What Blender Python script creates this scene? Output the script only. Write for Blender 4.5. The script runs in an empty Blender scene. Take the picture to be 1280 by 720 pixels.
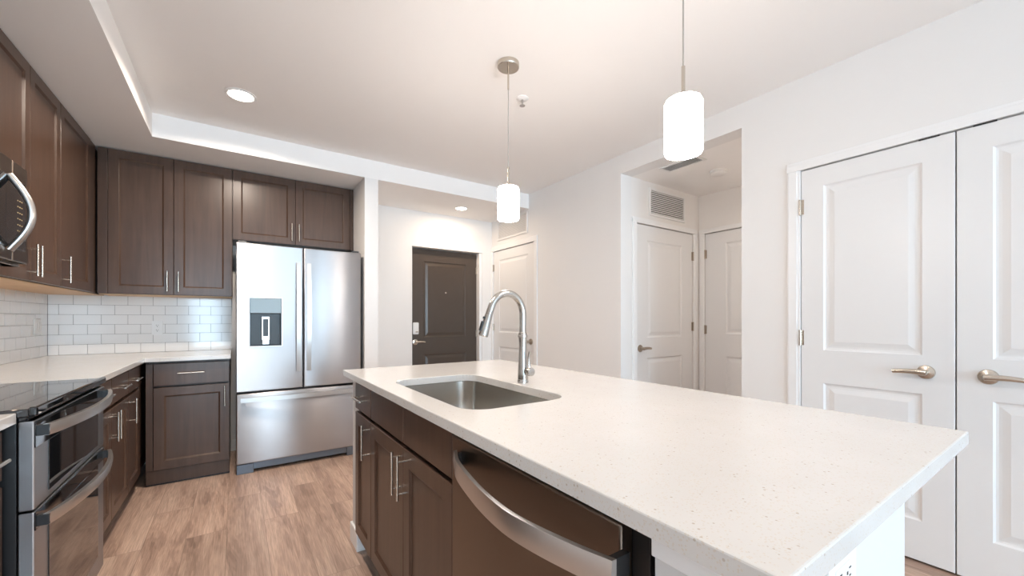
import bpy, bmesh, math, random
from mathutils import Vector, Matrix
random.seed(7)
R = math.radians
PI = math.pi
scene = bpy.context.scene
col = scene.collection

# ------------------------------------------------------------------ camera
cam_d = bpy.data.cameras.new('camera')
cam = bpy.data.objects.new('camera', cam_d)
col.objects.link(cam)
cam.location = (0, 0, 1.185)
cam.rotation_euler = (R(90), 0, -R(34.28))
cam_d.sensor_width = 36
cam_d.lens = 505.24 / 1280 * 36
cam_d.shift_y = 38.8 / 1280
cam_d.clip_start = 0.02
scene.camera = cam

# ------------------------------------------------------------------ light and exposure
vs = scene.view_settings
vs.view_transform = 'Standard'
vs.look = 'None'
vs.gamma = 1
vs.use_curve_mapping = False
vs.exposure = 0.16
scene.cycles.max_bounces = 14
scene.cycles.diffuse_bounces = 10
scene.cycles.glossy_bounces = 5
scene.cycles.sample_clamp_indirect = 6
world = bpy.data.worlds.new('sky')
scene.world = world
world.use_nodes = True
world.node_tree.nodes['Background'].inputs[0].default_value = (0.72, 0.86, 1.0, 1)
world.node_tree.nodes['Background'].inputs[1].default_value = 2.0

WINDOW_POWER = 138
WINDOW_COLOR = (0.57, 0.81, 1.0)
CAN_POWER = 20
CAN_COLOR = (1.0, 0.86, 0.73)
PENDANT_STRENGTH = 46


def area_light(name, loc, rot, sx, sy, power, color):
    d = bpy.data.lights.new(name, 'AREA')
    d.shape = 'RECTANGLE'
    d.size, d.size_y, d.energy, d.color = sx, sy, power, color
    o = bpy.data.objects.new(name, d)
    o.location, o.rotation_euler = loc, rot
    col.objects.link(o)
    return o


YREAR = -6.2
WINS = [(-1.10, -0.30), (0.60, 1.55), (2.00, 2.45)]        # rear windows, x ranges
WZ0, WZ1 = 0.05, 2.40
for a, b in WINS:
    area_light('daylight', ((a + b) / 2, YREAR - 0.02, (WZ0 + WZ1) / 2), (R(90), 0, 0), b - a, WZ1 - WZ0,
               WINDOW_POWER * (b - a), WINDOW_COLOR)

# ------------------------------------------------------------------ materials
MATS = {}


def new_mat(name):
    m = bpy.data.materials.new(name)
    m.use_nodes = True
    MATS[name] = m
    nt = m.node_tree
    return m, nt, nt.nodes['Principled BSDF']


def N(nt, t, **kw):
    n = nt.nodes.new(t)
    for k, v in kw.items():
        setattr(n, k, v)
    return n


def plain(name, c, rough=0.5, metal=0.0, spec=0.5, noise=0.0, nscale=30, bump=0.0, emit=None, es=0.0, coat=0.0):
    m, nt, p = new_mat(name)
    p.inputs['Base Color'].default_value = (*c, 1)
    p.inputs['Roughness'].default_value = rough
    p.inputs['Metallic'].default_value = metal
    p.inputs['Specular IOR Level'].default_value = spec
    p.inputs['Coat Weight'].default_value = coat
    if emit:
        p.inputs['Emission Color'].default_value = (*emit, 1)
        p.inputs['Emission Strength'].default_value = es
    tc = N(nt, 'ShaderNodeTexCoord')
    nz = N(nt, 'ShaderNodeTexNoise')
    nz.inputs['Scale'].default_value = nscale
    nz.inputs['Detail'].default_value = 4
    nt.links.new(tc.outputs['Object'], nz.inputs['Vector'])
    if noise:
        mx = N(nt, 'ShaderNodeMix', data_type='RGBA')
        mx.inputs[6].default_value = (*[x * (1 - noise) for x in c], 1)
        mx.inputs[7].default_value = (*[min(1, x * (1 + noise)) for x in c], 1)
        nt.links.new(nz.outputs['Fac'], mx.inputs[0])
        nt.links.new(mx.outputs[2], p.inputs['Base Color'])
    if bump:
        b = N(nt, 'ShaderNodeBump')
        b.inputs['Strength'].default_value = bump
        b.inputs['Distance'].default_value = 0.002
        nt.links.new(nz.outputs['Fac'], b.inputs['Height'])
        nt.links.new(b.outputs['Normal'], p.inputs['Normal'])
    return m


plain('wall_paint', (0.78, 0.775, 0.77), 0.65, spec=0.3, noise=0.012, nscale=4, bump=0.05)
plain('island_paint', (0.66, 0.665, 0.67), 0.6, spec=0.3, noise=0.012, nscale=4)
plain('hall_paint', (0.80, 0.785, 0.77), 0.65, spec=0.3, noise=0.012, nscale=4, bump=0.05)
plain('ceiling_paint', (0.87, 0.86, 0.85), 0.8, spec=0.2, noise=0.01, nscale=3, bump=0.05)
plain('trim_white', (0.82, 0.825, 0.83), 0.35, noise=0.006, nscale=8)
plain('door_white', (0.765, 0.77, 0.775), 0.38, noise=0.006, nscale=8)
plain('door_dark', (0.062, 0.045, 0.034), 0.30, noise=0.05, nscale=12)
plain('plastic_white', (0.78, 0.78, 0.775), 0.35, noise=0.004)
plain('slot_dark', (0.02, 0.02, 0.02), 0.6, noise=0.1)
plain('vent_light', (0.50, 0.47, 0.44), 0.8, noise=0.05)
plain('vent_backing', (0.10, 0.095, 0.09), 0.8, noise=0.1)
plain('black_plastic', (0.012, 0.012, 0.013), 0.35, noise=0.1)
plain('black_glass', (0.008, 0.009, 0.011), 0.04, spec=0.6, noise=0.05, coat=0.5)
plain('cooktop_glass', (0.012, 0.012, 0.014), 0.03, spec=0.8, noise=0.05, coat=0.5)
plain('nickel', (0.60, 0.54, 0.47), 0.27, metal=1, noise=0.008, nscale=10)
plain('bronze_nickel', (0.42, 0.36, 0.30), 0.28, metal=1, noise=0.03, nscale=60)
plain('chrome', (0.50, 0.48, 0.455), 0.24, metal=1, noise=0.008, nscale=10)
plain('panel_silver', (0.14, 0.14, 0.135), 0.34, metal=1, noise=0.02)
plain('fridge_side', (0.035, 0.037, 0.04), 0.45, noise=0.05)
plain('grille_grey', (0.16, 0.19, 0.23), 0.4, metal=0.6, noise=0.05)
plain('grout', (0.30, 0.285, 0.28), 0.8, noise=0.05, nscale=80)
plain('tile_white', (0.80, 0.79, 0.78), 0.10, noise=0.015, nscale=6)
plain('raw_wood', (0.62, 0.40, 0.22), 0.5, noise=0.12, nscale=20)
plain('keypad_print', (0.55, 0.42, 0.22), 0.5, noise=0.05)
plain('shade_glass', (0.9, 0.88, 0.85), 0.4, emit=(1.0, 0.90, 0.82), es=PENDANT_STRENGTH)
plain('lamp_lens', (0.9, 0.88, 0.85), 0.4, emit=(1.0, 0.90, 0.78), es=14)
plain('cord_grey', (0.45, 0.42, 0.39), 0.4, metal=0.6, noise=0.03)
plain('window_frame', (0.80, 0.80, 0.80), 0.4, noise=0.01)


def steel(name, c, rough, sx, sy, sz, aniso=0.0):
    m, nt, p = new_mat(name)
    p.inputs['Metallic'].default_value = 1
    tc = N(nt, 'ShaderNodeTexCoord')
    mp = N(nt, 'ShaderNodeMapping')
    mp.inputs['Scale'].default_value = (sx, sy, sz)
    nz = N(nt, 'ShaderNodeTexNoise')
    nz.inputs['Scale'].default_value = 1
    nz.inputs['Detail'].default_value = 3
    nt.links.new(tc.outputs['Object'], mp.inputs['Vector'])
    nt.links.new(mp.outputs['Vector'], nz.inputs['Vector'])
    mx = N(nt, 'ShaderNodeMix', data_type='RGBA')
    mx.inputs[6].default_value = (*[x * 0.985 for x in c], 1)
    mx.inputs[7].default_value = (*[min(1, x * 1.015) for x in c], 1)
    nt.links.new(nz.outputs['Fac'], mx.inputs[0])
    nt.links.new(mx.outputs[2], p.inputs['Base Color'])
    mr = N(nt, 'ShaderNodeMapRange')
    mr.inputs['To Min'].default_value = rough * 0.97
    mr.inputs['To Max'].default_value = rough * 1.03
    nt.links.new(nz.outputs['Fac'], mr.inputs['Value'])
    nt.links.new(mr.outputs['Result'], p.inputs['Roughness'])
    if aniso:
        p.inputs['Anisotropic'].default_value = aniso
        tg = N(nt, 'ShaderNodeCombineXYZ')          # brushed across: highlights stretch up and down
        tg.inputs[2].default_value = 1
        nt.links.new(tg.outputs[0], p.inputs['Tangent'])
    return m


steel('steel_brushed', (0.44, 0.43, 0.435), 0.38, 3, 3, 12, 0.9)
steel('steel_dark', (0.24, 0.19, 0.155), 0.30, 3, 3, 12, 0.8)
steel('steel_handle', (0.60, 0.585, 0.57), 0.30, 1, 1, 1)
steel('steel_sink', (0.55, 0.52, 0.48), 0.24, 3, 3, 6, 0.5)


def cabinet_mat(name, c1, c2, rough):
    m, nt, p = new_mat(name)
    tc = N(nt, 'ShaderNodeTexCoord')
    mp = N(nt, 'ShaderNodeMapping')
    mp.inputs['Scale'].default_value = (22, 22, 1.6)
    nz = N(nt, 'ShaderNodeTexNoise')
    nz.inputs['Scale'].default_value = 1.6
    nz.inputs['Detail'].default_value = 6
    nz.inputs['Distortion'].default_value = 0.5
    n2 = N(nt, 'ShaderNodeTexNoise')
    n2.inputs['Scale'].default_value = 3.0
    n2.inputs['Detail'].default_value = 2
    nt.links.new(tc.outputs['Object'], mp.inputs['Vector'])
    nt.links.new(mp.outputs['Vector'], nz.inputs['Vector'])
    nt.links.new(tc.outputs['Object'], n2.inputs['Vector'])
    ad = N(nt, 'ShaderNodeMath', operation='MULTIPLY_ADD')
    ad.inputs[1].default_value = 0.6
    nt.links.new(nz.outputs['Fac'], ad.inputs[0])
    m2 = N(nt, 'ShaderNodeMath', operation='MULTIPLY')
    m2.inputs[1].default_value = 0.4
    nt.links.new(n2.outputs['Fac'], m2.inputs[0])
    nt.links.new(m2.outputs[0], ad.inputs[2])
    cr = N(nt, 'ShaderNodeValToRGB')
    cr.color_ramp.elements[0].position = 0.32
    cr.color_ramp.elements[1].position = 0.68
    cr.color_ramp.elements[0].color = (*c1, 1)
    cr.color_ramp.elements[1].color = (*c2, 1)
    nt.links.new(ad.outputs[0], cr.inputs['Fac'])
    nt.links.new(cr.outputs['Color'], p.inputs['Base Color'])
    p.inputs['Roughness'].default_value = rough
    p.inputs['Specular IOR Level'].default_value = 0.42
    return m


cabinet_mat('cabinet_wood', (0.062, 0.034, 0.0225), (0.098, 0.057, 0.039), 0.30)
cabinet_mat('cabinet_frame', (0.056, 0.031, 0.021), (0.083, 0.049, 0.034), 0.32)


def quartz_mat():
    m, nt, p = new_mat('quartz')
    tc = N(nt, 'ShaderNodeTexCoord')
    v = N(nt, 'ShaderNodeTexVoronoi')
    v.inputs['Scale'].default_value = 130
    v2 = N(nt, 'ShaderNodeTexVoronoi')
    v2.inputs['Scale'].default_value = 300
    nz = N(nt, 'ShaderNodeTexNoise')
    nz.inputs['Scale'].default_value = 9
    nz.inputs['Detail'].default_value = 5
    for q in (v, v2, nz):
        nt.links.new(tc.outputs['Object'], q.inputs['Vector'])

    def speck(vor, thr, gate):
        r = N(nt, 'ShaderNodeMath', operation='LESS_THAN')
        r.inputs[1].default_value = thr
        nt.links.new(vor.outputs['Distance'], r.inputs[0])
        s = N(nt, 'ShaderNodeSeparateColor')
        nt.links.new(vor.outputs['Color'], s.inputs[0])
        g = N(nt, 'ShaderNodeMath', operation='LESS_THAN')
        g.inputs[1].default_value = gate
        nt.links.new(s.outputs[0], g.inputs[0])
        mu = N(nt, 'ShaderNodeMath', operation='MULTIPLY')
        nt.links.new(r.outputs[0], mu.inputs[0])
        nt.links.new(g.outputs[0], mu.inputs[1])
        return mu.outputs[0]
    base = N(nt, 'ShaderNodeMix', data_type='RGBA')
    base.inputs[6].default_value = (0.595, 0.585, 0.57, 1)
    base.inputs[7].default_value = (0.645, 0.638, 0.628, 1)
    nt.links.new(nz.outputs['Fac'], base.inputs[0])
    a = N(nt, 'ShaderNodeMix', data_type='RGBA')
    a.inputs[7].default_value = (0.60, 0.555, 0.50, 1)
    nt.links.new(base.outputs[2], a.inputs[6])
    nt.links.new(speck(v2, 0.42, 0.25), a.inputs[0])
    b = N(nt, 'ShaderNodeMix', data_type='RGBA')
    b.inputs[7].default_value = (0.46, 0.41, 0.355, 1)
    nt.links.new(a.outputs[2], b.inputs[6])
    nt.links.new(speck(v, 0.26, 0.07), b.inputs[0])
    nt.links.new(b.outputs[2], p.inputs['Base Color'])
    p.inputs['Roughness'].default_value = 0.16
    return m


quartz_mat()


def floor_mat():
    m, nt, p = new_mat('floor_planks')
    tc = N(nt, 'ShaderNodeTexCoord')
    mp = N(nt, 'ShaderNodeMapping')
    mp.inputs['Rotation'].default_value = (0, 0, R(90))
    mp.inputs['Location'].default_value = (0.35, 0.045, 0)
    br = N(nt, 'ShaderNodeTexBrick')
    br.offset = 0.37
    br.inputs['Scale'].default_value = 1
    br.inputs['Brick Width'].default_value = 1.22
    br.inputs['Row Height'].default_value = 0.18
    br.inputs['Mortar Size'].default_value = 0.0012
    br.inputs['Mortar Smooth'].default_value = 0.2
    br.inputs['Color1'].default_value = (0, 0, 0, 1)
    br.inputs['Color2'].default_value = (1, 1, 1, 1)
    nt.links.new(tc.outputs['Object'], mp.inputs['Vector'])
    nt.links.new(mp.outputs['Vector'], br.inputs['Vector'])
    sep = N(nt, 'ShaderNodeSeparateXYZ')
    nt.links.new(tc.outputs['Object'], sep.inputs[0])
    cmb = N(nt, 'ShaderNodeCombineXYZ')
    nt.links.new(sep.outputs[0], cmb.inputs[0])
    nt.links.new(sep.outputs[1], cmb.inputs[1])
    bw = N(nt, 'ShaderNodeMath', operation='MULTIPLY')
    bw.inputs[1].default_value = 9
    sc = N(nt, 'ShaderNodeSeparateColor')
    nt.links.new(br.outputs['Color'], sc.inputs[0])
    nt.links.new(sc.outputs[0], bw.inputs[0])
    nt.links.new(bw.outputs[0], cmb.inputs[2])
    m1 = N(nt, 'ShaderNodeMapping')
    m1.inputs['Scale'].default_value = (8, 0.9, 1)
    nt.links.new(cmb.outputs[0], m1.inputs['Vector'])
    g1 = N(nt, 'ShaderNodeTexNoise')
    g1.inputs['Scale'].default_value = 1.3
    g1.inputs['Detail'].default_value = 10
    g1.inputs['Roughness'].default_value = 0.55
    g1.inputs['Distortion'].default_value = 0.5
    nt.links.new(m1.outputs[0], g1.inputs['Vector'])
    m2 = N(nt, 'ShaderNodeMapping')
    m2.inputs['Scale'].default_value = (230, 8, 1)
    nt.links.new(cmb.outputs[0], m2.inputs['Vector'])
    g2 = N(nt, 'ShaderNodeTexNoise')
    g2.inputs['Scale'].default_value = 1
    g2.inputs['Detail'].default_value = 5
    nt.links.new(m2.outputs[0], g2.inputs['Vector'])
    cr = N(nt, 'ShaderNodeValToRGB')
    e = cr.color_ramp.elements
    e[0].position, e[0].color = 0.30, (0.275, 0.182, 0.140, 1)
    e[1].position, e[1].color = 0.62, (0.52, 0.375, 0.295, 1)
    x = e.new(0.46)
    x.color = (0.42, 0.29, 0.225, 1)
    rg_ = N(nt, 'ShaderNodeMath', operation='MULTIPLY')
    rg_.inputs[1].default_value = 75
    nt.links.new(g1.outputs['Fac'], rg_.inputs[0])
    sn = N(nt, 'ShaderNodeMath', operation='SINE')
    nt.links.new(rg_.outputs[0], sn.inputs[0])
    ma = N(nt, 'ShaderNodeMath', operation='MULTIPLY_ADD')
    ma.inputs[1].default_value = 0.035
    nt.links.new(sn.outputs[0], ma.inputs[0])
    nt.links.new(g1.outputs['Fac'], ma.inputs[2])
    nt.links.new(ma.outputs[0], cr.inputs['Fac'])
    mr = N(nt, 'ShaderNodeMapRange')
    mr.inputs['From Min'].default_value = 0.3
    mr.inputs['From Max'].default_value = 0.7
    mr.inputs['To Min'].default_value = 0.74
    mr.inputs['To Max'].default_value = 1.18
    nt.links.new(g2.outputs['Fac'], mr.inputs['Value'])
    mu = N(nt, 'ShaderNodeMix', data_type='RGBA', blend_type='MULTIPLY')
    mu.inputs[0].default_value = 1
    nt.links.new(cr.outputs['Color'], mu.inputs[6])
    nt.links.new(mr.outputs['Result'], mu.inputs[7])
    # plank tone
    pr = N(nt, 'ShaderNodeMapRange')
    pr.inputs['To Min'].default_value = 0.92
    pr.inputs['To Max'].default_value = 1.09
    nt.links.new(sc.outputs[0], pr.inputs['Value'])
    mu2 = N(nt, 'ShaderNodeMix', data_type='RGBA', blend_type='MULTIPLY')
    mu2.inputs[0].default_value = 1
    nt.links.new(mu.outputs[2], mu2.inputs[6])
    nt.links.new(pr.outputs['Result'], mu2.inputs[7])
    # joint line
    mo = N(nt, 'ShaderNodeMix', data_type='RGBA')
    mo.inputs[7].default_value = (0.25, 0.175, 0.135, 1)
    nt.links.new(br.outputs['Fac'], mo.inputs[0])
    nt.links.new(mu2.outputs[2], mo.inputs[6])
    nt.links.new(mo.outputs[2], p.inputs['Base Color'])
    p.inputs['Roughness'].default_value = 0.38
    p.inputs['Specular IOR Level'].default_value = 0.45
    bp = N(nt, 'ShaderNodeBump')
    bp.inputs['Strength'].default_value = 0.15
    bp.inputs['Distance'].default_value = 0.002
    nt.links.new(g2.outputs['Fac'], bp.inputs['Height'])
    nt.links.new(bp.outputs['Normal'], p.inputs['Normal'])
    return m


floor_mat()

# ------------------------------------------------------------------ mesh helpers


class MB:
    """collects shapes, build() links them as ONE mesh object"""

    def __init__(self):
        self.bm = bmesh.new()

    def merge(self, b):
        me = bpy.data.meshes.new('tmp')
        b.to_mesh(me)
        b.free()
        self.bm.from_mesh(me)
        bpy.data.meshes.remove(me)
        return self

    def box(self, x0, y0, z0, x1, y1, z1, bev=0.0, seg=2):
        b = bmesh.new()
        bmesh.ops.create_cube(b, size=1)
        for v in b.verts:
            v.co = Vector(((x0 + x1) / 2 + v.co.x * (x1 - x0), (y0 + y1) / 2 + v.co.y * (y1 - y0), (z0 + z1) / 2 + v.co.z * (z1 - z0)))
        if bev:
            bmesh.ops.bevel(b, geom=list(b.edges), offset=bev, segments=seg, affect='EDGES', profile=0.5)
        return self.merge(b)

    def tilted(self, mat, sx, sy, sz, bev=0.0):
        b = bmesh.new()
        bmesh.ops.create_cube(b, size=1)
        for v in b.verts:
            v.co = Vector((v.co.x * sx, v.co.y * sy, v.co.z * sz))
        if bev:
            bmesh.ops.bevel(b, geom=list(b.edges), offset=bev, segments=2, affect='EDGES')
        bmesh.ops.transform(b, matrix=mat, verts=b.verts)
        return self.merge(b)

    def tube(self, pts, r, n=14, radii=None, squash=1.0):
        """round tube along points; caps closed"""
        b = bmesh.new()
        pts = [Vector(p) for p in pts]
        rings = []
        ref = None
        for i, p in enumerate(pts):
            t = (pts[min(i + 1, len(pts) - 1)] - pts[max(i - 1, 0)]).normalized()
            if ref is None:
                ref = Vector((0, 0, 1)) if abs(t.z) < 0.9 else Vector((0, 1, 0))
            u = (ref - t * ref.dot(t)).normalized()
            ref = u
            w = t.cross(u)
            rr = radii[i] if radii else r
            rings.append([b.verts.new(p + u * rr * math.cos(2 * PI * k / n) + w * rr * squash * math.sin(2 * PI * k / n)) for k in range(n)])
        for i in range(len(rings) - 1):
            for k in range(n):
                b.faces.new((rings[i][k], rings[i][(k + 1) % n], rings[i + 1][(k + 1) % n], rings[i + 1][k]))
        b.faces.new(list(reversed(rings[0])))
        b.faces.new(rings[-1])
        bmesh.ops.recalc_face_normals(b, faces=b.faces)
        return self.merge(b)

    def lathe(self, prof, c=(0, 0, 0), axis='z', n=32):
        """prof = (radius, height) pairs; solid of revolution about an axis through c"""
        b = bmesh.new()
        rings = []
        for r, h in prof:
            ring = []
            for k in range(n):
                a = 2 * PI * k / n
                q = Vector((max(r, 1e-5) * math.cos(a), max(r, 1e-5) * math.sin(a), h))
                if axis == 'x':
                    q = Vector((q.z, q.x, q.y))
                elif axis == 'y':
                    q = Vector((q.x, q.z, q.y))
                ring.append(b.verts.new(q + Vector(c)))
            rings.append(ring)
        for i in range(len(rings) - 1):
            for k in range(n):
                b.faces.new((rings[i][k], rings[i][(k + 1) % n], rings[i + 1][(k + 1) % n], rings[i + 1][k]))
        b.faces.new(rings[0])
        b.faces.new(rings[-1])
        bmesh.ops.recalc_face_normals(b, faces=b.faces)
        return self.merge(b)

    def sweep(self, path, sect, closed_sect=True):
        """sect: list of rings already in 3-D, one per path station (all same length)"""
        b = bmesh.new()
        rings = [[b.verts.new(Vector(p)) for p in ring] for ring in sect]
        n = len(rings[0])
        for i in range(len(rings) - 1):
            for k in range(n):
                b.faces.new((rings[i][k], rings[i][(k + 1) % n], rings[i + 1][(k + 1) % n], rings[i + 1][k]))
        b.faces.new(rings[0])
        b.faces.new(rings[-1])
        bmesh.ops.recalc_face_normals(b, faces=b.faces)
        return self.merge(b)

    def panel(self, x0, z0, x1, z1, y, t, panels=(), prof=(), edge=0.002):
        """a slab whose front (at y, facing -y) carries recessed fields; prof = (inset, depth) steps"""
        b = bmesh.new()

        def rect(xa, za, xb, zb, yy):
            return [b.verts.new((xa, yy, za)), b.verts.new((xb, yy, za)), b.verts.new((xb, yy, zb)), b.verts.new((xa, yy, zb))]

        def bridge(r0, r1):
            for k in range(4):
                b.faces.new((r0[k], r0[(k + 1) % 4], r1[(k + 1) % 4], r1[k]))
        back = rect(x0, z0, x1, z1, y + t)
        b.faces.new(list(reversed(back)))
        mid = rect(x0, z0, x1, z1, y + edge)
        bridge(back, mid)
        fx0, fz0, fx1, fz1 = x0 + edge, z0 + edge, x1 - edge, z1 - edge
        fr = rect(fx0, fz0, fx1, fz1, y)
        bridge(mid, fr)
        if not panels:
            b.faces.new(fr)
        else:
            xs = sorted({fx0, fx1} | {p[0] for p in panels} | {p[2] for p in panels})
            zs = sorted({fz0, fz1} | {p[1] for p in panels} | {p[3] for p in panels})
            for i in range(len(xs) - 1):
                for j in range(len(zs) - 1):
                    cx, cz = (xs[i] + xs[i + 1]) / 2, (zs[j] + zs[j + 1]) / 2
                    if any(p[0] < cx < p[2] and p[1] < cz < p[3] for p in panels):
                        continue
                    b.faces.new(rect(xs[i], zs[j], xs[i + 1], zs[j + 1], y))
            for px0, pz0, px1, pz1 in panels:
                prev = rect(px0, pz0, px1, pz1, y)
                for ins, d in prof:
                    cur = rect(px0 + ins, pz0 + ins, px1 - ins, pz1 - ins, y + d)
                    bridge(prev, cur)
                    prev = cur
                b.faces.new(prev)
        bmesh.ops.remove_doubles(b, verts=b.verts, dist=1e-5)
        bmesh.ops.recalc_face_normals(b, faces=b.faces)
        return self.merge(b)

    def poly_extrude(self, loops, z0, z1, bev=0.0):
        """outer loop plus holes (lists of xy), extruded from z0 to z1"""
        b = bmesh.new()
        edges = []
        for lp in loops:
            vs_ = [b.verts.new((x, y, z0)) for x, y in lp]
            for i in range(len(vs_)):
                edges.append(b.edges.new((vs_[i], vs_[(i + 1) % len(vs_)])))
        bmesh.ops.triangle_fill(b, use_beauty=True, use_dissolve=False, edges=edges)
        faces = list(b.faces)
        ret = bmesh.ops.extrude_face_region(b, geom=faces)
        vv = [g for g in ret['geom'] if isinstance(g, bmesh.types.BMVert)]
        bmesh.ops.translate(b, verts=vv, vec=(0, 0, z1 - z0))
        bmesh.ops.recalc_face_normals(b, faces=b.faces)
        if bev:
            es = [e for e in b.edges if len(e.link_faces) == 2 and e.calc_face_angle(0) > 1.2
                  and abs(e.verts[0].co.z - e.verts[1].co.z) < 1e-6 and e.verts[0].co.z > z1 - 1e-5]
            bmesh.ops.bevel(b, geom=es, offset=bev, segments=2, affect='EDGES', profile=0.5)
        return self.merge(b)


def set_smooth(me, ang):
    b = bmesh.new()
    b.from_mesh(me)
    for f in b.faces:
        f.smooth = True
    for e in b.edges:
        e.smooth = not (len(e.link_faces) == 2 and e.calc_face_angle(0) > R(ang))
    b.to_mesh(me)
    b.free()


def build(self, name, mat, parent=None, smooth=None):
    me = bpy.data.meshes.new(name)
    self.bm.to_mesh(me)
    self.bm.free()
    me.materials.append(MATS[mat])
    if smooth is not None:
        set_smooth(me, smooth)
    o = bpy.data.objects.new(name, me)
    col.objects.link(o)
    if parent is not None:
        o.parent = parent
    return o


MB.build = build


def tag(o, label=None, cat=None, group=None, kind=None):
    if label:
        o['label'] = label
    if cat:
        o['category'] = cat
    if group:
        o['group'] = group
    if kind:
        o['kind'] = kind
    return o


def thing(name, label, cat, loc=(0, 0, 0), rz=0, group=None, kind=None):
    o = bpy.data.objects.new(name, None)
    o.empty_display_size = 0.05
    col.objects.link(o)
    o.location = loc
    o.rotation_euler = (0, 0, R(rz))
    return tag(o, label, cat, group, kind)


def struct(name, mb, mat, label, cat):
    return tag(mb.build(name, mat), label, cat, kind='structure')


def rrect(x0, y0, x1, y1, r, n=8):
    pts = []
    for cx, cy, a0 in ((x1 - r, y1 - r, 0), (x0 + r, y1 - r, 90), (x0 + r, y0 + r, 180), (x1 - r, y0 + r, 270)):
        for k in range(n + 1):
            a = R(a0 + 90 * k / n)
            pts.append((cx + r * math.cos(a), cy + r * math.sin(a)))
    return pts


# ------------------------------------------------------------------ the setting
XL, XR = -1.164, 2.74          # left and right wall faces
YB, YE = 4.419, 4.485          # kitchen back wall, entry back wall
ZC, ZS = 2.60, 2.437           # ceiling, soffit
YS, XS = 3.68, -0.478          # soffit front faces
XP0, XP1 = 0.935, 1.052        # stub wall beside the refrigerator
HY0, HY1 = 1.343, 2.353        # hallway opening in the right wall
XH = 3.93                      # hallway end wall
T = 0.14

struct('floor', MB().box(XL - T, YREAR - T, -0.1, XH + T, YE + 0.3, 0.0), 'floor_planks', 'light brown wood plank floor of the kitchen', 'floor')
struct('ceiling', MB().box(XL - T, YREAR - T, ZC, XR + T, YE + 0.3, ZC + 0.1), 'ceiling_paint', 'smooth off-white main ceiling above the island', 'ceiling')
m = MB()
m.box(XL, YREAR, ZS, XS, YE, ZC)
m.box(XS, YS, ZS, XR, YE, ZC)
struct('ceiling_soffit', m, 'ceiling_paint', 'lowered off-white ceiling soffit above the dark wall cabinets and entry', 'soffit')
struct('wall_left', MB().box(XL - T, YREAR - T, 0, XL, YE + 0.3, ZC), 'wall_paint', 'white wall behind the range and left cabinets', 'wall')
struct('wall_back', MB().box(XL, YB, 0, XP0, YE + 0.3, ZS), 'wall_paint', 'white wall behind the refrigerator', 'wall')
struct('wall_stub', MB().box(XP0, YS, 0, XP1, YE + 0.3, ZS), 'wall_paint', 'narrow white end wall between refrigerator and entry', 'wall')
# entry wall with the recessed dark door
EX0, EX1, EZ = 1.668, 2.596, 2.027
m = MB()
m.box(XP1, YE, 0, EX0, YE + 0.16, ZS)
m.box(EX1, YE, 0, XR, YE + 0.16, ZS)
m.box(EX0, YE, EZ, EX1, YE + 0.16, ZS)
m.box(EX0, YE + 0.13, 0, EX1, YE + 0.16, EZ)
struct('wall_entry', m, 'hall_paint', 'white entry wall around the dark front door', 'wall')
# right wall: closet niche, hallway opening, hall door niche
CY0, CY1, CZ = -0.235, 1.006, 2.055
DY0, DY1, DZ = 3.572, 4.448, 2.05
m = MB()
m.box(XR, YREAR - T, 0, XR + T, CY0, ZC)
m.box(XR, CY0, CZ, XR + T, CY1, ZC)
m.box(XR + 0.07, CY0, 0, XR + T, CY1, CZ)
m.box(XR, CY1, 0, XR + T, HY0, ZC)
m.box(XR, HY0, 2.44, XR + T, HY1, ZC)
m.box(XR, HY1, 0, XR + T, DY0, ZC)
m.box(XR, DY0, DZ, XR + T, DY1, ZC)
m.box(XR + 0.07, DY0, 0, XR + T, DY1, DZ)
m.box(XR, DY1, 0, XR + T, YE + 0.3, ZC)
struct('wall_right', m, 'wall_paint', 'long white wall holding the double closet doors and hallway opening', 'wall')
# hallway walls
HX0, HX1 = 2.946, 3.826
m = MB()
m.box(XR + T, HY1, 0, HX0, HY1 + T, 2.44)
m.box(HX1, HY1, 0, XH + T, HY1 + T, 2.44)
m.box(HX0, HY1, 2.045, HX1, HY1 + T, 2.44)
m.box(HX0, HY1 + 0.07, 0, HX1, HY1 + T, 2.045)
struct('wall_hallway', m, 'hall_paint', 'hallway side wall with a white door below a return grille', 'wall')
KY0, KY1 = 1.48, 2.289
m = MB()
m.box(XH, KY1, 0, XH + T, HY1, 2.44)
m.box(XH, 0.9, 0, XH + T, KY0, 2.44)
m.box(XH, KY0, 2.05, XH + T, KY1, 2.44)
m.box(XH + 0.07, KY0, 0, XH + T, KY1, 2.05)
struct('wall_hallway_end', m, 'hall_paint', 'beige end wall of the hallway with a partly hidden white door', 'wall')
struct('wall_hallway_near', MB().box(XR + T, 0.9, 0, XH, 1.04, 2.44), 'hall_paint', 'near side wall closing the hallway', 'wall')
struct('ceiling_hallway', MB().box(XR + T, 0.9, 2.44, XH + T, HY1 + T, 2.54), 'ceiling_paint', 'low hallway ceiling carrying a vent and smoke detector', 'ceiling')
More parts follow.
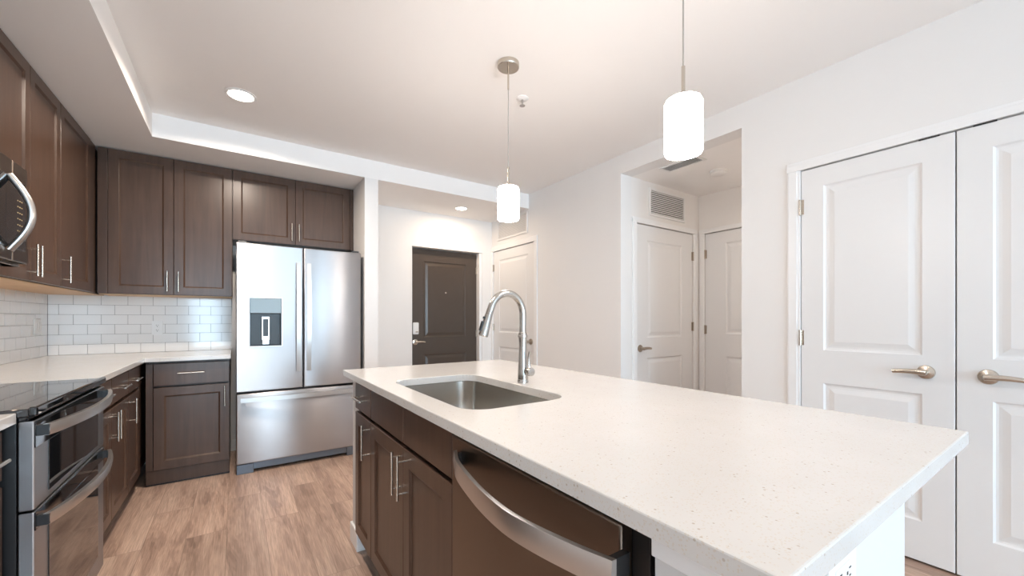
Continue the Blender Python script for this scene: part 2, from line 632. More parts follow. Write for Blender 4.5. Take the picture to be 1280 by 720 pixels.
# rear wall with windows (daylight behind the camera)
m = MB()
xs = [XL] + [v for w in WINS for v in w] + [XR]
for i in range(0, len(xs), 2):
    m.box(xs[i], YREAR - T, 0, xs[i + 1], YREAR, ZC)
for a, b in WINS:
    m.box(a, YREAR - T, 0, b, YREAR, WZ0)
    m.box(a, YREAR - T, WZ1, b, YREAR, ZC)
struct('wall_rear', m, 'wall_paint', 'white living room wall with tall windows opposite the kitchen', 'wall')
for i, (a, b) in enumerate(WINS):
    w = MB()
    for bx in ((a, WZ0, a + 0.05, WZ1), (b - 0.05, WZ0, b, WZ1), (a + 0.05, WZ0, b - 0.05, WZ0 + 0.05), (a + 0.05, WZ1 - 0.05, b - 0.05, WZ1)):
        w.box(bx[0], YREAR + 0.002, bx[1], bx[2], YREAR + 0.03, bx[3])
    struct('window_%d' % (i + 1), w, 'window_frame', ['wide', 'middle', 'far right'][i] + ' white framed tall window in the living room wall', 'window')

# casings and baseboards


def casing(name, label, y0, y1, ztop, w=0.07, x=XR, side=-1, axis='y', both=True, proud=0.014):
    """door casing round an opening on a wall facing -x (axis y) or -y (axis x)"""
    m = MB()

    def bx(a0, z0, a1, z1):
        for k, (d, ins) in enumerate(((proud * 0.65, 0.0), (proud, 0.016))):
            b0, b1 = a0, a1
            if axis == 'y':
                m.box(x - d, b0 + (ins if a1 - a0 < 0.2 else 0), z0, x, b1 - (ins * 0.4 if a1 - a0 < 0.2 else 0), z1 - (ins if a1 - a0 > 0.2 else 0), 0.003)
            else:
                m.box(b0 + (ins if a1 - a0 < 0.2 else 0), x - d, z0, b1 - (ins * 0.4 if a1 - a0 < 0.2 else 0), x, z1 - (ins if a1 - a0 > 0.2 else 0), 0.003)
    bx(y0 - w, 0, y0, ztop)
    bx(y1, 0, y1 + w, ztop)
    bx(y0 - w, ztop, y1 + w, ztop + w * 0.8)
    return struct(name, m, 'trim_white', label, 'door casing')


casing('trim_1', 'white casing around the double closet doors', CY0, CY1, CZ)
m = MB()
m.box(XR - 0.014, DY0 - 0.055, 0, XR, DY0, DZ, 0.003)
m.box(XR - 0.014, DY1, 0, XR, YE - 0.001, DZ, 0.003)
m.box(XR - 0.014, DY0 - 0.055, DZ, XR, YE - 0.001, DZ + 0.06, 0.003)
struct('trim_2', m, 'trim_white', 'white casing around the white door beside the front door', 'door casing')
casing('trim_3', 'white casing around the hallway side door', HX0, HX1, 2.045, 0.062, HY1, axis='x')
casing('trim_4', 'white casing around the hallway end door', KY0, KY1, 2.05, 0.055, XH)
BH, BT = 0.10, 0.012


def base(name, label, boxes):
    m = MB()
    for b in boxes:
        m.box(b[0], b[1], 0, b[2], b[3], BH, 0.003)
    return struct(name, m, 'trim_white', label, 'baseboard')


base('baseboard_right', 'white baseboard along the right wall', [
    (XR - BT, YREAR + 0.01, XR, CY0 - 0.072), (XR - BT, CY1 + 0.072, XR, HY0), (XR - BT, HY1, XR, DY0 - 0.057)])
base('baseboard_back', 'white baseboard in the gap beside the refrigerator', [(-0.042, YB - BT, XP0, YB)])
base('baseboard_entry', 'white baseboard along the entry wall', [(XP1, YE - BT, EX0 - 0.002, YE), (EX1 + 0.002, YE - BT, XR - 0.016, YE), (XP1, YS, XP1 + BT, YE - BT)])
base('baseboard_hallway', 'white baseboard in the hallway', [(XR + T, HY1 - BT, HX0 - 0.064, HY1), (HX1 + 0.064, HY1 - BT, XH - 0.001, HY1)])

# ------------------------------------------------------------------ white two-panel doors
MOULD = [(0.008, 0.007), (0.016, 0.0085), (0.026, 0.0075), (0.050, 0.002)]


def lever(parent, x, z, y, direction, mat='nickel', r=0.033, name='handle'):
    """rosette + lever on a door front at local (x, y, z), lever pointing in +-x"""
    m = MB()
    m.lathe([(r, 0), (r, -0.004), (r * 0.93, -0.008), (r * 0.6, -0.011), (0.013, -0.013), (0.012, -0.03), (0.013, -0.05), (0.010, -0.055), (0, -0.056)], (x, y, z), 'y', 28)
    d = direction
    pts, rad = [], []
    for k in range(9):
        t = k / 8
        pts.append((x + d * (-0.008 + 0.12 * t), y - 0.048 + 0.012 * t * t, z - 0.003 * t + 0.004 * math.sin(t * PI)))
        rad.append(0.0140 - 0.004 * t)
    m.tube(pts, 0.01, 12, rad, 0.75)
    return m.build(name, mat, parent, 40)


def hinge(parent, x, z, y, mat='nickel'):
    m = MB()
    m.tube([(x, y - 0.007, z - 0.045), (x, y - 0.007, z + 0.045)], 0.0065, 10)
    m.box(x - 0.018, y - 0.0015, z - 0.043, x + 0.018, y + 0.002, z + 0.043)
    return m.build('hinge', mat, parent, 40)


def panel_door(name, label, loc, rz, w, h, panels, mat='door_white', kind='structure', t=0.04, cat='door'):
    r = thing(name, label, cat, loc, rz, kind=kind)
    MB().panel(0, 0.012, w, h, 0, t, panels, MOULD, 0.002).build('door_leaf', mat, r)
    return r


# closet: two leaves facing -x (local x runs towards -y)
for k in range(2):
    w = 0.614
    y_start = CY1 - 0.003 if k == 0 else CY1 - 0.003 - w - 0.005
    st = 0.108
    d = panel_door('door_%d' % (1 + k), ['white two-panel closet door whose lever points to its hinge side, behind the island corner',
                                         'white two-panel closet door cut off by the picture edge'][k],
                   (XR - 0.004, y_start, 0), -90, w, CZ - 0.006,
                   [(st, 1.008, w - st, 1.942), (st, 0.205, w - st, 0.824)])
    if k == 0:
        lever(d, w - 0.095, 0.93, 0, -1)
        for z in (1.838, 1.076, 0.25):
            hinge(d, -0.004, z, 0)
        MB().box(w - 0.12, -0.003, CZ - 0.008, w - 0.05, 0.02, CZ - 0.002).build('ball_catch', 'black_plastic', d)
    else:
        lever(d, 0.095, 0.93, 0, 1)
        for z in (1.838, 1.076, 0.25):
            hinge(d, w + 0.004, z, 0)
        MB().box(0.05, -0.003, CZ - 0.008, 0.12, 0.02, CZ - 0.002).build('ball_catch', 'black_plastic', d)

# white door on the right wall beside the entry
w = DY1 - DY0 - 0.006
d = panel_door('door_3', 'white two-panel door beside the dark front door, behind the faucet', (XR + 0.004, DY1 - 0.003, 0), -90, w, DZ - 0.005,
               [(0.13, 1.02, w - 0.13, 1.93), (0.13, 0.2, w - 0.13, 0.84)])
lever(d, w - 0.07, 0.93, 0, -1, 'bronze_nickel')
for z in (1.84, 1.08, 0.25):
    hinge(d, -0.002, z, -0.002)
# hallway side door, facing -y
w = HX1 - HX0 - 0.006
d = panel_door('door_4', 'white two-panel hallway door below the return air grille', (HX0 + 0.003, HY1 + 0.006, 0), 0, w, 2.04,
               [(0.155, 1.015, w - 0.18, 1.905), (0.155, 0.2, w - 0.18, 0.828)])
lever(d, 0.055, 0.92, 0, 1, 'bronze_nickel')
for z in (1.82, 1.11, 0.25):
    hinge(d, w + 0.002, z, -0.002, 'bronze_nickel')
# hallway end door, facing -x
w = KY1 - KY0 - 0.006
d = panel_door('door_5', 'white hallway end door half hidden by the wall corner', (XH + 0.006, KY1 - 0.003, 0), -90, w, 2.045,
               [(0.205, 1.04, w - 0.15, 1.93), (0.205, 0.2, w - 0.15, 0.82)])
for z in (1.84, 1.078, 0.25):
    hinge(d, -0.002, z, -0.002, 'bronze_nickel')

# dark front door, recessed in the entry wall
w = 2.552 - EX0
d = panel_door('door_6', 'dark brown two-panel front door with deadbolt and peephole', (EX0 + 0.002, YE + 0.075, 0), 0, w, EZ - 0.01,
               [(0.170, 0.970, w - 0.150, 1.872), (0.170, 0.16, w - 0.150, 0.763)], 'door_dark')
lever(d, 0.062, 0.915, 0, 1, 'nickel', 0.035)
m = MB()
m.box(0.030, -0.022, 1.005, 0.102, 0, 1.145, 0.012, 3)
db = m.build('deadbolt', 'plastic_white', d, 40)
MB().box(0.058, -0.034, 1.028, 0.090, -0.021, 1.042, 0.004).build('thumb_turn', 'bronze_nickel', db, 40)
m = MB()
m.lathe([(0.010, 0), (0.010, -0.004), (0.006, -0.005), (0, -0.005)], (w / 2 + 0.012, 0, 1.507), 'y', 16)
m.build('peephole', 'bronze_nickel', d, 40)
for z in (1.80, 1.0, 0.25):
    hinge(d, w + 0.006, z, -0.004)
m = MB()
m.box(2.556, YE + 0.004, 0, EX1 - 0.001, YE + 0.125, EZ - 0.002, 0.002)
struct('trim_5', m, 'trim_white', 'white jamb on the hinge side of the dark front door', 'door jamb')

# ------------------------------------------------------------------ cabinets
SHAKER = [(0.002, 0.001), (0.011, 0.008)]


def bar_pull(parent, x, z, vertical, y=0.0, L=0.155):
    m = MB()
    st = 0.032
    h = L / 2
    if vertical:
        m.tube([(x, y - st, z - h), (x, y - st, z + h)], 0.0052, 12)
        for s in (-1, 1):
            m.tube([(x, y, z + s * 0.056), (x, y - st, z + s * 0.056)], 0.0038, 10)
    else:
        m.tube([(x - h, y - st, z), (x + h, y - st, z)], 0.0052, 12)
        for s in (-1, 1):
            m.tube([(x + s * 0.056, y, z), (x + s * 0.056, y - st, z)], 0.0038, 10)
    return m.build('handle', 'nickel', parent, 40)


def cabinet(label, loc, rz, w, h, depth, fronts, name='base_cabinet', cat='cabinet', group=None, toe=True, body=(0, None), hollow=False,
            filler=None, under=None, flushbase=False):
    """local: x along the run, fronts at y=0 facing -y, z from the base"""
    r = thing(name, label, cat, loc, rz, group)
    x0, x1 = body[0], body[1] if body[1] is not None else w
    m = MB()
    zb = 0.105 if toe else 0
    if hollow:
        m.box(x0, 0.021, zb, x0 + 0.018, depth, h)
        m.box(x1 - 0.018, 0.021, zb, x1, depth, h)
        m.box(x0 + 0.018, depth - 0.012, zb, x1 - 0.018, depth, h)
        m.box(x0 + 0.018, 0.021, zb, x1 - 0.018, depth - 0.012, zb + 0.018)
        m.box(x0 + 0.018, 0.050, zb + 0.018, x1 - 0.018, 0.062, h)
    else:
        m.box(x0, 0.060, zb, x1, depth, h)
        m.box(x0, 0.021, zb, x0 + 0.016, 0.060, h)
        m.box(x1 - 0.016, 0.021, zb, x1, 0.060, h)
        m.box(x0 + 0.016, 0.021, zb, x1 - 0.016, 0.060, zb + 0.016)
        m.box(x0 + 0.016, 0.021, h - 0.008, x1 - 0.016, 0.060, h)
    m.build('carcass', 'cabinet_frame', r)
    if toe:
        if flushbase:
            MB().box(x0, 0.010, 0.014, x1, 0.03, zb + 0.004, 0.002).build('base_board', 'cabinet_frame', r)
            MB().box(x0, 0.03, 0, x1, depth, zb).build('toe_kick', 'black_plastic', r)
        else:
            MB().box(x0, 0.085, 0, x1, depth, zb).build('toe_kick', 'black_plastic', r)
    if under:
        MB().box(x0 + 0.004, 0.024, -0.004, x1 - 0.004, depth, 0).build('underside', 'raw_wood', r)
    if filler:
        for f in filler:
            MB().box(f[0], 0.004, f[2], f[1], 0.021, f[3], 0.001).build('filler', 'cabinet_frame', r)
    for f in fronts:
        k, a, z0, b, z1 = f[:5]
        g = 0.0015
        if k == 'door':
            fw_ = 0.058
            p = MB().panel(a + g, z0, b - g, z1, 0, 0.0195, [(a + fw_, z0 + fw_, b - fw_, z1 - fw_)], SHAKER, 0.0015).build('door', 'cabinet_wood', r)
        else:
            p = MB().panel(a + g, z0, b - g, z1, 0, 0.0195, (), (), 0.0025).build('drawer' if k == 'drawer' else 'false_front', 'cabinet_wood', r)
        if len(f) > 5 and f[5]:
            bar_pull(p, *f[5])
    return r


# ---- wall cabinets (bottom 1.371, top under the soffit)
UZ, UH = 1.371, ZS - 1.371 - 0.002
FX = -0.834
UD = FX - XL - 0.002
cabinet('dark wood wall cabinet directly above the microwave', (FX, 1.772, 1.812), 90, 0.762, ZS - 1.814, UD,
        [('door', 0, 0.003, 0.381, ZS - 1.818), ('door', 0.381, 0.003, 0.762, ZS - 1.818)], 'wall_cabinet', group='dark wall cabinets', toe=False)
ZT = UH - 0.006
cabinet('tall two-door dark wall cabinet right beside the microwave', (FX, 2.540, UZ), 90, 0.838, UH, UD,
        [('door', 0, 0.003, 0.424, ZT, (0.424 - 0.028, 0.102, True)), ('door', 0.424, 0.003, 0.838, ZT, (0.424 + 0.028, 0.102, True))],
        'wall_cabinet', group='dark wall cabinets', toe=False, under=True)
cabinet('single-door dark wall cabinet in the corner of the two runs, on the range wall', (FX, 3.380, UZ), 90, 1.036, UH, UD,
        [('door', 0, 0.003, 0.570, ZT, (0.032, 0.102, True))], 'wall_cabinet', group='dark wall cabinets', toe=False, under=True,
        filler=[(0.572, 0.702, 0.003, ZT)])
FY = 4.084
cabinet('two-door dark wall cabinet above the tiled counter, next to the refrigerator', (-0.828, FY, UZ), 0, 0.800, UH, YB - FY - 0.002,
        [('door', 0.054, 0.003, 0.424, ZT, (0.424 - 0.036, 0.105, True)), ('door', 0.424, 0.003, 0.799, ZT, (0.424 + 0.031, 0.105, True))],
        'wall_cabinet', group='dark wall cabinets', toe=False, under=True, filler=[(0.0, 0.053, 0.003, ZT)])
cabinet('short two-door dark wall cabinet above the refrigerator', (-0.026, FY, 1.846), 0, 0.957, ZS - 1.848, YB - FY - 0.002,
        [('door', 0, 0.003, 0.462, ZS - 1.854, (0.462 - 0.030, 0.108, True)), ('door', 0.462, 0.003, 0.926, ZS - 1.854, (0.462 + 0.027, 0.108, True))],
        'wall_cabinet', group='dark wall cabinets', toe=False, filler=[(0.928, 0.957, 0.003, ZS - 1.854)])

# ---- base cabinets
CT0, CT1 = 0.884, 0.914         # worktop
LX = -0.548
LD = LX - XL - 0.002
DZ0, DZ1, RZ0, RZ1 = 0.112, 0.708, 0.726, 0.866
cabinet('narrow dark base cabinet left of the range, one drawer over one door', (LX, 1.470, 0), 90, 0.290, CT0 - 0.002, LD,
        [('drawer', 0, RZ0, 0.290, RZ1, (0.145, 0.797, False)), ('door', 0, DZ0, 0.290, DZ1, (0.035, 0.615, True))], group='dark base cabinets')
cabinet('dark base cabinet right of the range, two drawers over two doors', (LX, 2.545, 0), 90, 0.831, CT0 - 0.002, LD,
        [('drawer', 0, RZ0, 0.424, RZ1, (0.235, 0.797, False)), ('drawer', 0.424, RZ0, 0.831, RZ1, (0.633, 0.797, False)),
         ('door', 0, DZ0, 0.424, DZ1, (0.396, 0.615, True)), ('door', 0.424, DZ0, 0.831, DZ1, (0.456, 0.615, True))], group='dark base cabinets')
cabinet('dark corner base cabinet with one narrow drawer and door, on the range wall', (LX, 3.378, 0), 90, 1.038, CT0 - 0.002, LD,
        [('drawer', 0, RZ0, 0.335, RZ1, (0.138, 0.797, False)), ('door', 0, DZ0, 0.335, DZ1, (0.032, 0.612, True))], group='dark base cabinets',
        filler=[(0.337, 0.400, DZ0, RZ1)])
LY = 3.780
cabinet('dark base cabinet beside the refrigerator with one wide drawer and door', (-0.526, LY, 0), 0, 0.482, CT0 - 0.002, YB - LY - 0.002,
        [('drawer', 0.040, 0.708, 0.482, RZ1, (0.253, 0.795, False)), ('door', 0.040, 0.112, 0.482, 0.695, (0.452, 0.605, True))], group='dark base cabinets',
        flushbase=True, filler=[(0.0, 0.038, DZ0, RZ1)])

# ---- worktops along the walls
loop = [(XL + 0.001, 2.534), (-0.525, 2.534), (-0.525, 3.752), (-0.036, 3.752), (-0.036, YB - 0.001), (XL + 0.001, YB - 0.001)]
o = MB().poly_extrude([loop], CT0, CT1, 0.003).build('worktop', 'quartz')
tag(o, 'L-shaped pale quartz worktop in the corner below the white tiles', 'worktop')
o = MB().poly_extrude([[(XL + 0.001, 1.470), (-0.525, 1.470), (-0.525, 1.768), (XL + 0.001, 1.768)]], CT0, CT1, 0.003).build('worktop', 'quartz')
tag(o, 'short pale quartz worktop piece left of the range', 'worktop')

# ---- tiled backsplash
ROW, BRK, G = 0.0762, 0.1525, 0.0022


def tiles(mb, a0, a1, joint, place, z0=CT1, rows=6):
    for k in range(rows):
        zz0 = z0 + k * ROW + G / 2
        zz1 = z0 + (k + 1) * ROW - G / 2
        off = joint + (0 if (rows - 1 - k) % 2 == 0 else BRK / 2)
        n0 = math.floor((a0 - off) / BRK)
        x = off + n0 * BRK
        while x < a1:
            s, e = max(x + G / 2, a0), min(x + BRK - G / 2, a1)
            if e - s > 0.006:
                place(mb, s, e, zz0, zz1)
            x += BRK


def put_back(mb, s, e, z0, z1):
    t = Matrix.Translation(((s + e) / 2, YB - 0.0045, (z0 + z1) / 2)) @ Matrix.Rotation(random.uniform(-.003, .003), 4, 'X') @ Matrix.Rotation(random.uniform(-.003, .003), 4, 'Z')
    mb.tilted(t, e - s, 0.006, z1 - z0, 0.0012)


def put_left(mb, s, e, z0, z1):
    t = Matrix.Translation((XL + 0.0045, (s + e) / 2, (z0 + z1) / 2)) @ Matrix.Rotation(random.uniform(-.003, .003), 4, 'Y') @ Matrix.Rotation(random.uniform(-.003, .003), 4, 'Z')
    mb.tilted(t, 0.006, e - s, z1 - z0, 0.0012)


bs = thing('tile_backsplash', 'white subway tile backsplash on the wall beside the refrigerator', 'backsplash', (0, 0, 0))
m = MB()
tiles(m, XL + 0.009, -0.037, -1.0242, put_back)
m.build('tile', 'tile_white', bs)
MB().box(XL + 0.002, YB - 0.0025, CT1, -0.037, YB - 0.0005, UZ - 0.006).build('grout', 'grout', bs)
bs = thing('tile_backsplash', 'white subway tile backsplash on the range wall', 'backsplash', (0, 0, 0))
m = MB()
tiles(m, 1.470, YB - 0.010, 4.193, put_left)
m.build('tile', 'tile_white', bs)
MB().box(XL + 0.0005, 1.470, CT1, XL + 0.0025, YB - 0.003, UZ - 0.006).build('grout', 'grout', bs)

# ---- outlets


def outlet(label, loc, rz, horizontal=False, gang=1, group=None):
    """wall plate facing local -y, centred on its root"""
    r = thing('outlet', label, 'outlet', loc, rz, group)
    w, h = 0.07 * gang + (0.045 if gang > 1 else 0) * 0, 0.115
    if gang > 1:
        w = 0.116
    if horizontal:
        w, h = h, w
    MB().box(-w / 2, -0.006, -h / 2, w / 2, 0, h / 2, 0.002).build('cover_plate', 'plastic_white', r)
    for g in range(gang):
        cx = 0 if gang == 1 else (-0.023 if g == 0 else 0.023)
        m = MB()
        if horizontal:
            m.box(-0.034, -0.0075, -0.017, 0.034, -0.005, 0.017, 0.001)
        else:
            m.box(cx - 0.0165, -0.0085 if gang > 1 else -0.0075, -0.033, cx + 0.0165, -0.005, 0.033, 0.001)
        f = m.build('receptacle' if gang == 1 else 'rocker', 'plastic_white', r)
        if gang == 1:
            for d in (-0.019, 0.019):
                for (ox, oz, sx, sz) in ((-0.006, 0.003, 0.0022, 0.008), (0.006, 0.003, 0.0022, 0.0065), (0, -0.008, 0.005, 0.005)):
                    x, z = ox, oz + d
                    if horizontal:
                        x, z, sx, sz = z, -x, sz, sx
                    MB().box(x - sx / 2, -0.0079, z - sz / 2, x + sx / 2, -0.0072, z + sz / 2).build('slot', 'slot_dark', f)
    return r


outlet('white outlet on the tiles beside the refrigerator', (-0.540, YB - 0.0078, 1.112), 0)
outlet('white double rocker switch on the tiles of the range wall', (XL + 0.0078, 4.215, 1.130), 90, gang=2)

# ------------------------------------------------------------------ refrigerator
FRX0, FRX1, FRY = -0.004, 0.906, 3.690
fr = thing('refrigerator', 'stainless steel french door refrigerator with water dispenser', 'refrigerator', (FRX0, FRY, 0), 0)
W = FRX1 - FRX0
MB().box(0.004, 0.085, 0.02, W - 0.004, 0.700, 1.755, 0.006).build('body', 'fridge_side', fr)
XM = 0.455                                  # split between the doors


def fridge_door(x0, x1, z0, z1, hole=None, name='door'):
    if hole is None:
        m = MB()
        m.box(x0, 0, z0, x1, 0.080, z1, 0.010, 3)
        return m.build(name, 'steel_brushed', fr, 35)
    m = MB()
    m.panel(x0, z0, x1, z1, 0, 0.080, [hole], [(0.0, 0.060)], 0.006)
    return m.build(name, 'steel_brushed', fr)


dh = (0.087, 0.975, 0.301, 1.349)
dl = fridge_door(0.0, XM - 0.0025, 0.628, 1.766, dh)
drt = fridge_door(XM + 0.0025, W, 0.628, 1.766)
dfz = fridge_door(0.0, W, 0.078, 0.614, name='freezer_drawer')
# dispenser in the left door
a, z0, b, z1 = dh
m = MB()
m.box(a, 0.056, z0, b, 0.0598, z1)
m.box(a, 0.001, z0, a + 0.004, 0.056, z1)
m.box(b - 0.004, 0.001, z0, b, 0.056, z1)
m.box(a + 0.004, 0.001, z0, b - 0.004, 0.056, z0 + 0.006)
dp = m.build('dispenser', 'black_plastic', dl)
MB().box(a + 0.001, -0.004, 1.228, b - 0.001, 0.05, z1 - 0.001, 0.004).build('dispenser_panel', 'panel_silver', dl)
m = MB()
m.box(0.166, 0.030, 1.02, 0.222, 0.040, 1.205, 0.003)
m.box(0.170, 0.024, 0.985, 0.218, 0.050, 1.02, 0.003)
m.build('dispenser_paddle', 'steel_handle', dl)
MB().box(0.176, 0.0275, 1.05, 0.212, 0.0305, 1.185, 0.001).build('paddle_inset', 'black_plastic', dl)
MB().box(a - 0.005, -0.006, z0 - 0.006, b + 0.005, 0.004, z0 + 0.001, 0.002).build('drip_tray', 'steel_handle', dl)
m = MB()
fm = MB()
for t in ((a - 0.006, z0, a, z1), (b, z0, b + 0.006, z1), (a - 0.006, z1, b + 0.006, z1 + 0.006)):
    fm.box(t[0], -0.003, t[1], t[2], 0.003, t[3])
fm.build('dispenser_frame', 'steel_handle', dl)


def fridge_handle(parent, x0, x1, z0, z1, horiz=False):
    m = MB()
    sect = []
    n = 16
    for k in range(n + 1):
        t = k / n
        out = 0.030 + 0.024 * math.sin(PI * t)
        th = 0.014
        if horiz:
            x = x0 + (x1 - x0) * t
            sect.append([(x, -out, z0), (x, -out, z1), (x, -out + th, z1), (x, -out + th, z0)])
        else:
            z = z0 + (z1 - z0) * t
            sect.append([(x0, -out, z), (x1, -out, z), (x1, -out + th, z), (x0, -out + th, z)])
    m.sweep(None, sect)
    if horiz:
        m.box(x0 + 0.004, -0.018, z0 + 0.003, x0 + 0.03, 0.0, z1 - 0.003)
        m.box(x1 - 0.03, -0.018, z0 + 0.003, x1 - 0.004, 0.0, z1 - 0.003)
    else:
        m.box(x0 + 0.003, -0.018, z0 + 0.004, x1 - 0.003, 0.0, z0 + 0.03)
        m.box(x0 + 0.003, -0.018, z1 - 0.03, x1 - 0.003, 0.0, z1 - 0.004)
    return m.build('handle', 'steel_handle', parent, 30)


fridge_handle(dl, 0.403, 0.433, 0.765, 1.640)
fridge_handle(drt, 0.478, 0.510, 0.765, 1.640)
fridge_handle(dfz, 0.03, W - 0.03, 0.552, 0.586, True)
m = MB()
m.box(0.01, 0.030, 0.022, W - 0.01, 0.075, 0.074, 0.003)
m.build('toe_grille', 'grille_grey', fr)
for x in (0.004, W - 0.115):
    MB().box(x, 0.012, 0.0, x + 0.11, 0.080, 0.072, 0.004).build('foot', 'grille_grey', fr)
for x in (0.012, W - 0.072):
    MB().box(x, 0.02, 1.768, x + 0.06, 0.14, 1.782, 0.003).build('hinge_cover', 'fridge_side', fr)

# ------------------------------------------------------------------ range
RY0, RY1 = 1.772, 2.530
RX = -0.492
rg = thing('range', 'stainless double oven range with black glass cooktop', 'range', (RX, RY0, 0), 90)
RW = RY1 - RY0
RD = RX - XL - 0.016
MB().box(0.003, 0.035, 0.03, RW - 0.003, RD, 0.898, 0.002).build('body', 'black_plastic', rg)
MB().box(0.02, 0.07, 0.0, RW - 0.02, RD - 0.02, 0.03).build('base', 'black_plastic', rg)
ct = MB().box(-0.0015, 0.010, 0.898, RW + 0.0015, RD, 0.922, 0.004).build('cooktop', 'cooktop_glass', rg)
MB().box(-0.001, -0.008, 0.8985, RW + 0.001, 0.012, 0.927, 0.006, 3).build('front_trim', 'black_glass', rg)
cp = MB().box(0.006, 0.012, 0.886, RW - 0.006, 0.034, 0.897, 0.001).build('control_panel', 'black_glass', rg)
for k in range(14):
    x = 0.08 + k * 0.044
    m = MB()
    m.box(x, 0.0112, 0.8895, x + 0.018, 0.0125, 0.8935)
    m.build('touch_key', 'grille_grey', cp)


def oven_door(z0, z1, win, topglass):
    m = MB()
    m.box(0.004, 0.0, z0, RW - 0.004, 0.034, z1, 0.004)
    d = m.build('oven_door', 'steel_brushed', rg)
    wx0, wz0, wx1, wz1 = win
    g = MB()
    g.box(wx0, -0.0025, wz0, wx1, 0.002, wz1, 0.001)
    g.box(0.006, -0.0025, wz1, RW - 0.006, 0.002, topglass, 0.001)
    g.build('oven_window', 'black_glass', d)
    zc = topglass - 0.028
    sect = []
    for k in range(25):
        t = k / 24
        x = 0.016 + (RW - 0.032) * t
        out = 0.026 + 0.046 * math.sin(PI * t) ** 0.8
        sect.append([(x, -out, zc - 0.017), (x, -out - 0.003, zc), (x, -out, zc + 0.017), (x, -out + 0.012, zc + 0.017), (x, -out + 0.012, zc - 0.017)])
    h = MB()
    h.sweep(None, sect)
    h.build('handle', 'steel_handle', d, 30)
    for x in (0.012, RW - 0.034):
        MB().box(x, -0.028, zc - 0.016, x + 0.022, 0.0, zc + 0.016, 0.002).build('handle_mount', 'black_plastic', d)
    return d


oven_door(0.622, 0.885, (0.110, 0.645, RW - 0.100, 0.805), 0.882)
oven_door(0.085, 0.616, (0.110, 0.165, RW - 0.100, 0.560), 0.613)

# ------------------------------------------------------------------ microwave
MX, MY0, MY1, MZ0, MZ1 = -0.720, 1.774, 2.534, 1.400, 1.808
mw = thing('microwave', 'over-the-range steel microwave with curved handle, left picture edge', 'microwave', (MX, MY0, MZ0), 90)
MW, MH = MY1 - MY0, MZ1 - MZ0
MB().box(0.0, 0.022, 0.0, MW, MX - XL - 0.016, MH, 0.003).build('body', 'steel_dark', mw)
d = MB().box(0.002, 0.0, 0.012, 0.618, 0.021, MH - 0.004, 0.004).build('door', 'steel_dark', mw)
MB().box(0.05, -0.002, 0.062, 0.560, 0.002, MH - 0.072, 0.001).build('window', 'black_glass', d)
k = MB().box(0.621, 0.0, 0.012, MW - 0.002, 0.021, MH - 0.004, 0.004).build('control_panel', 'steel_dark', mw)
MB().box(0.560, -0.002, 0.062, MW - 0.03, 0.0019, MH - 0.072, 0.001).build('panel_glass', 'black_glass', k)
for r_ in range(7):
    for c_ in range(3):
        MB().box(0.655 + c_ * 0.018, -0.0026, 0.11 + r_ * 0.024, 0.664 + c_ * 0.018, -0.0019, 0.114 + r_ * 0.024).build('touch_key', 'keypad_print', k)
pts = []
for q in range(21):
    t = q / 20
    pts.append((0.580, -0.004 - 0.058 * math.sin(PI * t), 0.05 + 0.285 * t))
MB().tube(pts, 0.012, 14, None, 1.3).build('handle', 'steel_handle', d, 40)
m = MB()
for q in range(9):
    m.box(0.06, 0.05 + q * 0.03, -0.003, MW - 0.06, 0.064 + q * 0.03, 0.0)
m.build('vent_grille', 'black_plastic', mw)

# ------------------------------------------------------------------ island
IX0, IX1, IY0, IY1 = 0.470, 1.458, 0.185, 2.290
SX0, SX1, SY0, SY1 = 0.562, 0.962, 1.045, 1.772
IF = 0.495                                   # cabinet front plane
# pony wall (drywall base) round the cabinets
m = MB()
m.poly_extrude([[(0.516, 2.150), (1.02, 2.150), (1.02, 0.372), (0.508, 0.372), (0.508, 0.232), (1.135, 0.232), (1.135, 2.272), (0.516, 2.272)]], 0, CT0 - 0.001)
iw = thing('island_wall', 'white half-height wall carrying the island worktop', 'half wall', (0, 0, 0))
m.build('wall_panel', 'island_paint', iw)
m = MB()
m.box(0.498, 0.222, CT0 - 0.043, 1.145, 0.232, CT0 - 0.002, 0.002)
m.box(0.498, 0.232, CT0 - 0.043, 0.508, 0.372, CT0 - 0.002, 0.002)
m.box(1.135, 0.232, CT0 - 0.043, 1.145, 2.272, CT0 - 0.002, 0.002)
m.build('top_trim', 'trim_white', iw)
m = MB()
m.box(0.498, 0.220, 0, 1.147, 0.232, BH, 0.003)
m.box(1.135, 0.232, 0, 1.147, 2.284, BH, 0.003)
m.box(0.504, 2.272, 0, 1.135, 2.284, BH, 0.003)
m.box(0.504, 2.150, 0, 0.516, 2.272, BH, 0.003)
m.box(0.504, 2.138, 0, 0.590, 2.150, BH, 0.003)
m.build('skirting', 'trim_white', iw)
# worktop with the sink cut-out
outer = [(IX0, IY0), (IX1, IY0), (IX1, IY1), (IX0, IY1)]
o = MB().poly_extrude([outer, rrect(SX0, SY0, SX1, SY1, 0.085)], CT0, CT1, 0.003).build('island_worktop', 'quartz')
tag(o, 'large pale speckled quartz island worktop with a sink cut-out', 'worktop')

ID = 1.018 - IF
IDZ0, IDZ1, IRZ0, IRZ1 = 0.112, 0.722, 0.738, 0.868
